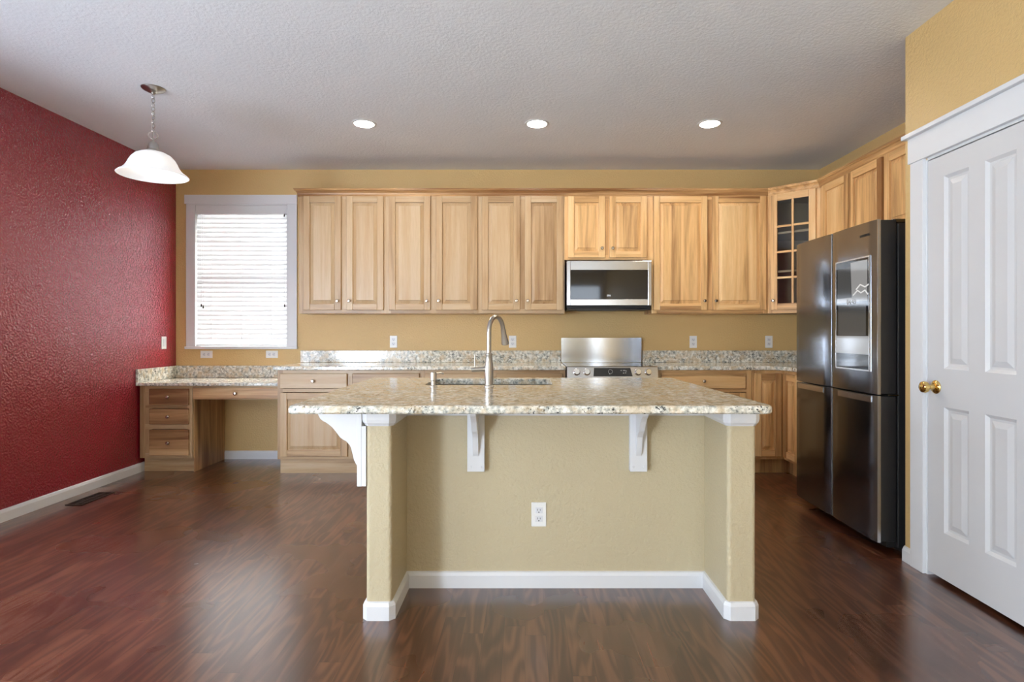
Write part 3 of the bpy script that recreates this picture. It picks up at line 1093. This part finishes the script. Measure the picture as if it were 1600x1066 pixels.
# screen in the near upper door
sy0, sy1, sz0, sz1 = 3.161, 3.490, 0.990, 1.612
f = MB()
t_ = 0.008
for a in ((sy0 - t_, sy0, sz0 - t_, sz1 + t_), (sy1, sy1 + t_, sz0 - t_, sz1 + t_), (sy0, sy1, sz0 - t_, sz0), (sy0, sy1, sz1, sz1 + t_)):
    f.box(FX - 0.004, FX + 0.006, *a)
obj('screen_frame', relf(f), M['bsteel_l'], doors[0])
obj('screen', relf(MB().box(FX - 0.002, FX + 0.004, sy0, sy1, sz0, sz1)), M['black'], doors[0])


def scr(pts_, mat, nm='picture_and_glare', lift=0.0024):
    mb = MB()
    v = [(FX - lift, sy1 - (sy1 - sy0) * u, sz1 - (sz1 - sz0) * t__) for u, t__ in pts_]
    mb.quad(*v)
    obj(nm, relf(mb), M[mat], doors[0])


scr([(0.04, 0.06), (0.46, 0.06), (0.50, 0.345), (0.04, 0.345)], 'screen_dark')
scr([(0.46, 0.02), (0.96, 0.02), (0.96, 0.345), (0.50, 0.345)], 'screen_grey')
scr([(0.03, 0.345), (0.97, 0.345), (0.97, 0.385), (0.03, 0.385)], 'screen_grey', lift=0.0026)
scr([(0.06, 0.405), (0.92, 0.405), (0.92, 0.695), (0.06, 0.695)], 'screen_dark')
scr([(0.0, 0.70), (1.0, 0.70), (1.0, 0.865), (0.0, 0.865)], 'screen_grey')  # painted reflection of a bright window across the dark screen
zig = [(0.55, 0.325), (0.68, 0.285), (0.78, 0.31), (0.9, 0.29), (0.98, 0.33)]
zig2 = [(0.64, 0.275), (0.76, 0.235), (0.90, 0.262), (1.0, 0.242)]
mb = MB()
for z in (zig, zig2):
    mb.tube([(FX - 0.0028, sy1 - (sy1 - sy0) * u, sz1 - (sz1 - sz0) * v_ * 1.0) for u, v_ in z], 0.004, 6)
obj('picture_line', relf(mb), M['screen_white'], doors[0])
text('clock_text', '04:43', 0.042, M['led_dim'], doors[0], (FX - 0.003 - 2.3, 3.33 - 3.563, 1.372), (PI / 2, 0, -PI / 2))
text('logo_text', 'SAMSUNG', 0.020, M['dark'], doors[0], (FX + 0.0005 - 2.3, 3.205 - 3.563, 1.735), (PI / 2, 0, -PI / 2), 0.0015)
for ya, yb in ((3.112, 3.19), (3.93, 4.01)):
    obj('hinge_cover', relf(MB().box(1.995, 2.15, ya, yb, 1.791, 1.812, bevel=0.004)), M['bsteel'], r)
obj('middle_hinge', relf(MB().box(1.955, 2.012, 3.098, 3.118, SPL - 0.003, SPL + 0.003, bevel=0.001)), M['chrome'], r)

# ------------------------------------------------------------------ island
ISL = (0.15, 2.62, 0)
isl = thing('kitchen_island', 'tan textured kitchen island with two end posts and white base trim', 'island', ISL)


def reli(mb):
    return mb.move((-ISL[0], -ISL[1], 0))


PX0, PX1, PX2, PX3, PYF, PYP, PYB = -0.662, -0.5547, 0.845, 0.9635, 2.400, 2.707, 2.83
plan = [(PX0, PYF), (PX1, PYF), (PX1, PYP), (PX2, PYP), (PX2, PYF), (PX3, PYF), (PX3, PYB), (PX0, PYB)]
kw = MB().poly(plan, 0, CB - 0.002, vbevel=(0.016, [0, 1, 4, 5]))
obj('knee_wall', reli(kw), M['tan'], isl)
c_ = 0.014
pth = [(PX0, PYB), (PX0, PYF + c_), (PX0 + c_, PYF), (PX1 - c_, PYF), (PX1, PYF + c_), (PX1, PYP), (PX2, PYP), (PX2, PYF + c_), (PX2 + c_, PYF), (PX3 - c_, PYF), (PX3, PYF + c_), (PX3, PYB)]
obj('baseboard', reli(MB().sweep(pth, [(-0.002, 0.0), (0.014, 0.0), (0.014, 0.058), (0.008, 0.072), (-0.002, 0.076)], 1)), M['white'], isl)
obj('cap_moulding', reli(MB().sweep(pth, [(-0.002, 0.806), (0.004, 0.806), (0.007, 0.812), (0.014, 0.820), (0.017, 0.832), (0.017, CB - 0.002), (-0.002, CB - 0.002)], 1)), M['white'], isl)
# cabinets on the far side of the knee wall
r = thing('base_cabinet', 'wooden sink cabinet on the far side of the island', 'cabinet', (0.895, 3.560, 0), PI)
W_ = 0.895 - PX0
carcass(r, W_, 3.560 - PYB - 0.002, 0.11, BH, 'wood', False, [(W_ / 2 - 0.03, W_ / 2 + 0.03)], [], True)
for i in range(4):
    a = 0.02 + i * (W_ - 0.04) / 4
    b2 = 0.02 + (i + 1) * (W_ - 0.04) / 4 - 0.012
    add_door(r, a, b2, 0.14, 0.855, ((b2 - 0.03) if i % 2 == 0 else (a + 0.03), 0.80), 'wood')

# island top with the sink cut out, edges very slightly out of square with the room
SX0, SX1, SY0, SY1 = -0.545, 0.150, 3.100, 3.510
top = [(-0.912, 2.209), (0.963, 2.209), (0.922, 3.600), (-0.962, 3.600)]


def rounded(poly_, rads, seg=6):
    out_ = []
    n_ = len(poly_)
    for i in range(n_):
        p = Vector(poly_[i])
        a = (Vector(poly_[i - 1]) - p).normalized()
        b2 = (Vector(poly_[(i + 1) % n_]) - p).normalized()
        rr_ = rads[i]
        for k in range(seg + 1):
            t__ = k / seg
            out_.append(tuple(((p + a * rr_) * (1 - t__) ** 2) + p * (2 * t__ * (1 - t__)) + (p + b2 * rr_) * t__ ** 2))
    return out_


outl = rounded(top, [0.02, 0.045, 0.03, 0.03])
hole = rounded([(SX0, SY0), (SX1, SY0), (SX1, SY1), (SX0, SY1)], [0.03] * 4)
mb = MB()
bm = mb.bm


def loop_at(pts_, z, ins, hole_=False):
    cx = sum(p[0] for p in pts_) / len(pts_)
    cy = sum(p[1] for p in pts_) / len(pts_)
    n_ = len(pts_)
    res = []
    for i in range(n_):
        a, p, b2 = Vector(pts_[i - 1]), Vector(pts_[i]), Vector(pts_[(i + 1) % n_])
        d_ = (b2 - a).normalized()
        nn = Vector((-d_.y, d_.x))           # left of a counter-clockwise path: inward
        if hole_:
            nn = -nn
        res.append(bm.verts.new((p.x + nn.x * ins, p.y + nn.y * ins, z)))
    return res


loops = [loop_at(outl, z, i_) for z, i_ in ((CB, 0.006), (CB + 0.006, 0.0), (CT - 0.009, 0.0), (CT - 0.003, 0.003), (CT, 0.009))]
hl = [loop_at(hole, z, i_, True) for z, i_ in ((CB, 0.0), (CT - 0.003, 0.0), (CT, 0.003))]
fs = []
for L in (loops, hl):
    for a, b2 in zip(L, L[1:]):
        for i in range(len(a)):
            j = (i + 1) % len(a)
            f = bm.faces.new((a[i], a[j], b2[j], b2[i]))
            fs.append(f)
for la, lb in ((loops[-1], hl[-1]), (loops[0], hl[0])):
    # bridge the outline and the cut-out, both start at the front-left corner
    for i in range(len(la)):
        j = (i + 1) % len(la)
        fs.append(bm.faces.new((la[i], la[j], lb[j], lb[i])))
bmesh.ops.recalc_face_normals(bm, faces=fs)
mb._mark(bm.verts[:], 'x')
o = obj('island_countertop', mb, M['granite'], at=(0.0, 2.9, CB))
tag(o, 'polished granite island top with a sink cut-out', 'countertop')

# undermount sink
mb = MB()
sx0, sx1, sy0_, sy1_ = SX0 - 0.006, SX1 + 0.006, SY0 - 0.006, SY1 + 0.006
g = 0.0015
for a in ((sx0, sx0 + g, sy0_, sy1_), (sx1 - g, sx1, sy0_, sy1_), (sx0, sx1, sy0_, sy0_ + g), (sx0, sx1, sy1_ - g, sy1_)):
    mb.box(*a, 0.69, CB - 0.001)
mb.box(sx0, sx1, sy0_, sy1_, 0.688, 0.69)
mb.box(-0.20, -0.19, sy0_, sy1_, 0.69, 0.85)
s = obj('kitchen_sink', mb, M['steel'], at=(-0.2, 3.3, 0.688))
tag(s, 'stainless sink set under the island granite', 'sink')
obj('drain', MB().lathe([(0.045, 0.002), (0.045, 0.005), (0.03, 0.006), (0.0, 0.004)], (-0.18, 0.0, 0.0)), M['chrome'], s)
obj('drain', MB().lathe([(0.045, 0.002), (0.045, 0.005), (0.03, 0.006), (0.0, 0.004)], (0.18, 0.0, 0.0)), M['chrome'], s)

# faucet
FP = (-0.187, 3.000, CT)
r = thing('faucet', 'tall gooseneck pull-down faucet on the island', 'faucet', FP)
obj('base', MB().lathe([(0.027, 0), (0.027, 0.004), (0.0215, 0.009), (0.0215, 0.03), (0.0235, 0.07), (0.0230, 0.105), (0.0185, 0.135), (0.0155, 0.158), (0.0185, 0.164), (0.0185, 0.172), (0.0145, 0.176)], n=32), M['nickel'], r)
dv = Vector((0.42, 0.91, 0)).normalized()
pts = [Vector((0, 0, 0.174)), Vector((0, 0, 0.22)), Vector((0, 0, 0.275))]
R_ = 0.082
for i in range(1, 15):
    a = PI * i / 14 * 0.93
    pts.append(Vector((0, 0, 0.285)) + dv * (R_ - R_ * math.cos(a)) + Vector((0, 0, R_ * math.sin(a))))
obj('spout', MB().tube(pts, 0.0118, 16), M['nickel'], r)
e = pts[-1]
dd = (pts[-1] - pts[-2]).normalized()
obj('spray_head', MB().lathe([(0.0118, 0.0), (0.0135, 0.002), (0.0135, 0.01), (0.0135, 0.028), (0.0205, 0.078), (0.021, 0.088), (0.016, 0.092), (0.0, 0.092)], e, dd, 24), M['nickel'], r)
h = MB().tube([(-0.018, 0, 0.092), (-0.030, 0, 0.091), (-0.045, 0, 0.090), (-0.068, 0, 0.089), (-0.086, 0, 0.088), (-0.089, 0, 0.088)], [0.013, 0.012, 0.0115, 0.0125, 0.0125, 0.010], 16)
h.tube([(-0.072, 0, 0.095), (-0.073, 0, 0.125), (-0.074, 0.0, 0.168)], [0.0035, 0.003, 0.0025], 8)
obj('handle', h, M['nickel'], r)

# soap dispenser
r = thing('soap_dispenser', 'small soap dispenser pump left of the faucet', 'soap dispenser', (-0.476, 3.000, CT))
obj('collar', MB().lathe([(0.020, 0), (0.020, 0.004), (0.014, 0.008), (0.014, 0.030), (0.017, 0.034), (0.017, 0.062), (0.015, 0.074), (0.010, 0.078), (0, 0.078)]), M['nickel'], r)
obj('nozzle', MB().tube([(0.014, 0.004, 0.068), (0.035, 0.02, 0.070), (0.048, 0.03, 0.066)], 0.0045, 10), M['nickel'], r)

# ------------------------------------------------------------------ corbels
# S-curved outline of a corbel: (reach from the wall, drop below the counter) from the outer top edge downwards
CURVE = [(0.187, 0.0), (0.185, 0.020), (0.1826, 0.029), (0.174, 0.045), (0.163, 0.054), (0.148, 0.0615), (0.125, 0.0795), (0.1087, 0.099), (0.092, 0.122), (0.080, 0.131), (0.066, 0.1385),
         (0.051, 0.155), (0.0455, 0.168), (0.0415, 0.184), (0.0333, 0.217), (0.0265, 0.231), (0.0205, 0.240)]
ZT = CB - 0.002


def corbel(name_label, origin, rotz, thick, plate_w, plate_h, plate_t, grp, scale_r=1.0, scale_h=1.0):
    """local: x across, y = out from the wall toward -y, z down from the origin"""
    r_ = thing('corbel', name_label, 'bracket', origin, rotz, grp)
    p_ = MB().box(-plate_w / 2, plate_w / 2, -plate_t, -0.0005, -plate_h, 0, bevel=0.002)
    p_.box(-plate_w / 2 + 0.001, plate_w / 2 - 0.001, -0.001, 0.0175, -plate_h + 0.001, -0.0755)
    pl = obj('back_plate', p_, M['white'], r_)
    pr = [(-plate_t + 0.001, 0.0)] + [(-a * scale_r, -dz * scale_h) for a, dz in CURVE] + [(-plate_t + 0.001, -CURVE[-1][1] * scale_h - 0.006)]
    s_ = MB().poly(pr, -thick / 2, thick / 2, 'x', bevel=0.0015)
    obj('scroll', s_, M['white'], r_)
    if plate_t < 0.0195:
        sc_ = MB()
        for sx_ in (-0.024, 0.024):
            sc_.lathe([(0.005, 0), (0.004, 0.002), (0, 0.003)], (sx_, -plate_t, -plate_h + 0.022), (0, -1, 0), 12)
        obj('screw_cap', sc_, M['white'], pl)
    else:
        obj('drop_bead', MB().lathe([(0.0, -0.012), (0.008, -0.006), (0.010, 0.0), (0.008, 0.006), (0, 0.012)], (0, -plate_t - 0.002, -plate_h + 0.035), (0, 0, 1), 16), M['white'], r_)
    return r_


corbel('white scrolled corbel on the outer side of the left island post', (PX0 - 0.018, 2.443, ZT), -PI / 2, 0.078, 0.084, 0.327, 0.020, 'white corbels under the island top')
corbel('white corbel on the tan panel below the faucet, nearer the left post', (-0.227, PYP - 0.018, ZT), 0, 0.026, 0.080, 0.330, 0.019, 'white corbels under the island top', 1.0, 1.06)
corbel('white corbel on the tan panel below the range, nearer the right post', (0.528, PYP - 0.018, ZT), 0, 0.026, 0.080, 0.330, 0.019, 'white corbels under the island top', 1.0, 1.06)


# ------------------------------------------------------------------ outlets and switch
def outlet(label, loc, rotz=0.0, roty=False, switch=False, grp=None):
    r_ = thing('wall_outlet' if not switch else 'light_switch', label, 'outlet' if not switch else 'switch', loc, rotz, grp)
    R = Matrix.Rotation(PI / 2, 4, 'Y') if roty else Matrix.Identity(4)
    obj('cover_plate', MB().box(-0.035, 0.035, -0.006, 0, -0.057, 0.057, bevel=0.003).xform(R), M['plastic'], r_)
    if switch:
        obj('rocker', MB().box(-0.016, 0.016, -0.008, -0.006, -0.033, 0.033, bevel=0.0015).xform(R), M['white'], r_)
        return r_
    f_ = MB().box(-0.0175, 0.0175, -0.0075, -0.006, 0.006, 0.034, bevel=0.0007).box(-0.0175, 0.0175, -0.0075, -0.006, -0.034, -0.006, bevel=0.0007)
    rc = obj('receptacle', f_.xform(R), M['white'], r_)
    s_ = MB()
    for zc in (0.020, -0.020):
        s_.box(-0.0075, -0.0052, -0.0079, -0.0076, zc - 0.002, zc + 0.007).box(0.0052, 0.0075, -0.0079, -0.0076, zc - 0.002, zc + 0.006)
        s_.lathe([(0.0028, 0), (0.0028, 0.0004)], (0, -0.0076, zc - 0.0085), (0, -1, 0), 12)
    obj('slot', s_.xform(R), M['slot'], rc)
    return r_


go = 'outlets above the worktops'
outlet('white upright outlet on the back wall left of the faucet', (-1.242, YB, 1.110), grp=go)
outlet('white upright outlet on the back wall just right of the faucet', (-0.115, YB, 1.110), grp=go)
outlet('white upright outlet on the back wall right of the range', (1.594, YB, 1.108), grp=go)
outlet('white upright outlet on the back wall beside the refrigerator', (2.310, YB, 1.109), grp=go)
gd = 'sideways outlets under the window'
outlet('white sideways outlet under the window near the red wall', (-3.012, YB, 0.990), roty=True, grp=gd)
outlet('white sideways outlet under the window near the tall backsplash', (-2.393, YB, 0.990), roty=True, grp=gd)
outlet('white outlet low on the tan island panel', (0.066, PYP, 0.342))
outlet('white rocker switch on the red wall above the desk', (XL, 5.267, 1.103), PI / 2, switch=True)

# ------------------------------------------------------------------ window blind
r = thing('window_blind', 'white horizontal slat blind lowered over the kitchen window', 'blind', (-2.68, YB + 0.02, WZ0))


def relb(mb):
    return mb.move((2.68, -(YB + 0.02), -WZ0))


bx0, bx1 = WX0 + 0.0125, WX1 - 0.0125
obj('headrail', relb(MB().box(bx0, bx1, YB - 0.012, YB + 0.05, 2.316, 2.398, bevel=0.003)), M['white'], r)
sm_ = MB()
nsl = 28
for i in range(nsl):
    zc = 1.118 + i * 0.0437
    ang = math.radians(74)
    n_ = 4
    pr = []
    for k in range(n_ + 1):
        u = -0.030 + 0.060 * k / n_
        pr.append((u, 0.003 * (1 - (2 * k / n_ - 1) ** 2)))
    up = [(YB + 0.022 + u * math.cos(ang) - v_ * math.sin(ang), zc + u * math.sin(ang) + v_ * math.cos(ang)) for u, v_ in pr]
    dn = [(y_ + 0.0026 * math.sin(ang), z_ - 0.0026 * math.cos(ang)) for y_, z_ in up]
    sm_.poly(up + dn[::-1], bx0, bx1, 'x')
obj('slats', relb(sm_), M['slat'], r)
obj('bottom_rail', relb(MB().box(bx0, bx1, YB - 0.002, YB + 0.046, 1.070, 1.090, bevel=0.004)), M['slat'], r)
cdm = MB()
for cx in (-2.965, -2.680, -2.395):
    cdm.tube([(cx, YB - 0.004, 2.335), (cx, YB - 0.004, 1.09)], 0.0011, 6)
obj('ladder_cord', relb(cdm), M['white'], r)
pc = MB()
for cx, zz in ((-3.055, 1.465), (-3.038, 1.452), (-2.268, 1.462), (-2.272, 2.322)):
    pc.tube([(cx, YB - 0.014, 2.335), (cx, YB - 0.014, zz)], 0.0009, 6)
obj('pull_cord', relb(pc), M['white'], r)
for cx, zz in ((-3.055, 1.455), (-3.038, 1.440), (-2.268, 1.452), (-2.272, 2.305)):
    obj('tassel', relb(MB().lathe([(0.003, 0.014), (0.006, 0.0), (0.0065, -0.014), (0, -0.016)], (cx, YB - 0.014, zz), n=12)), M['register'], r)

# ------------------------------------------------------------------ lights
PC = (-2.348, 3.64)
r = thing('pendant_lamp', 'lit pendant lamp with a white bell shade on a nickel chain', 'pendant lamp', (PC[0], PC[1], 2.187))


def relp(mb):
    return mb.move((-PC[0], -PC[1], -2.187))


c3 = (PC[0], PC[1], 0)
obj('canopy', relp(MB().lathe([(0.068, ZC), (0.068, ZC - 0.004), (0.060, ZC - 0.012), (0.035, ZC - 0.024), (0.014, ZC - 0.030), (0.008, ZC - 0.040), (0, ZC - 0.040)], c3, n=36)), M['nickel'], r)
ch = MB()
z = ZC - 0.036
k = 0
while z > 2.480:
    pts = []
    for i in range(16):
        a = 2 * PI * i / 16
        x_, z_ = 0.0085 * math.cos(a), 0.016 * math.sin(a)
        pts.append((PC[0] + (x_ if k % 2 else 0.3 * x_), PC[1] + (0.3 * x_ if k % 2 else x_), z - 0.016 + z_))
    ch.tube(pts, 0.0022, 6, True)
    z -= 0.0265
    k += 1
obj('chain', relp(ch), M['nickel'], r)
lp = MB().tube([(PC[0] + 0.024 * math.cos(a), PC[1] + 0.008 * math.cos(a), 2.443 + 0.024 * math.sin(a)) for a in [2 * PI * i / 24 for i in range(24)]], 0.0028, 8, True)
lp.tube([(PC[0], PC[1], 2.47), (PC[0], PC[1], 2.40)], 0.003, 8)
obj('loop', relp(lp), M['nickel'], r)
obj('holder', relp(MB().lathe([(0.004, 2.425), (0.006, 2.405), (0.018, 2.398), (0.028, 2.385), (0.033, 2.362), (0.034, 2.352), (0.044, 2.345), (0.046, 2.336), (0.0, 2.336)], c3, n=32)), M['nickel'], r)
prof = [(0.040, 2.337), (0.072, 2.330), (0.100, 2.315), (0.120, 2.293), (0.134, 2.268), (0.144, 2.245), (0.156, 2.226), (0.172, 2.210), (0.190, 2.198), (0.199, 2.189)]
inner = [(r_ - 0.004, z_ - 0.003) for r_, z_ in prof]
sh = MB().lathe(prof + inner[::-1], c3, n=48, cap=False)
obj('shade', relp(sh), M['shade'], r)['label'] = 'frosted white glass bell shade'
obj('bulb', relp(MB().lathe([(0.012, 2.335), (0.014, 2.315), (0.028, 2.285), (0.030, 2.268), (0.022, 2.250), (0, 2.243)], c3, n=20)), M['bulb'], r)

YR = 4.253
gx = 'recessed ceiling lights'
proto = None
for xx, lab in ((-1.186, 'lit recessed ceiling light nearest the pendant lamp'), (0.090, 'lit recessed ceiling light in the middle, above the faucet side of the microwave'), (1.366, 'lit recessed ceiling light nearest the refrigerator')):
    if proto is None:
        r = thing('recessed_light', lab, 'ceiling light', (xx, YR, ZC), 0, gx)
        obj('trim_ring', MB().lathe([(0.070, -0.0005), (0.090, -0.0005), (0.089, -0.004), (0.072, -0.006), (0.070, -0.0005)], n=40, cap=False), M['white'], r)
        obj('lens', MB().lathe([(0.0695, -0.001), (0.0695, -0.002), (0, -0.003)], n=36), M['lens'], r)
        proto = r
    else:
        r = proto.copy()
        COL.objects.link(r)
        r.location = (xx, YR, ZC)
        r['label'] = lab
        for chd in proto.children:
            q_ = chd.copy()
            COL.objects.link(q_)
            q_.parent = r

# ------------------------------------------------------------------ floor register
r = thing('floor_register', 'dark brown floor vent beside the red wall baseboard', 'vent', (-3.12, 4.14, 0.0))
f = MB().box(-0.06, 0.06, -0.16, -0.145, 0.0005, 0.006, bevel=0.001).box(-0.06, 0.06, 0.145, 0.16, 0.0005, 0.006, bevel=0.001)
f.box(-0.06, -0.048, -0.145, 0.145, 0.0005, 0.006, bevel=0.001).box(0.048, 0.06, -0.145, 0.145, 0.0005, 0.006, bevel=0.001)
obj('frame', f, M['register'], r)
f = MB().box(-0.048, 0.048, -0.145, 0.145, 0.0004, 0.0012)
obj('opening', f, M['slot'], r)
f = MB().box(-0.006, 0.006, -0.145, 0.145, 0.0013, 0.005)
for i in range(13):
    y_ = -0.132 + i * 0.022
    f.box(-0.047, 0.047, y_ - 0.003, y_ + 0.003, 0.0013, 0.0048)
obj('louver', f, M['register'], r)
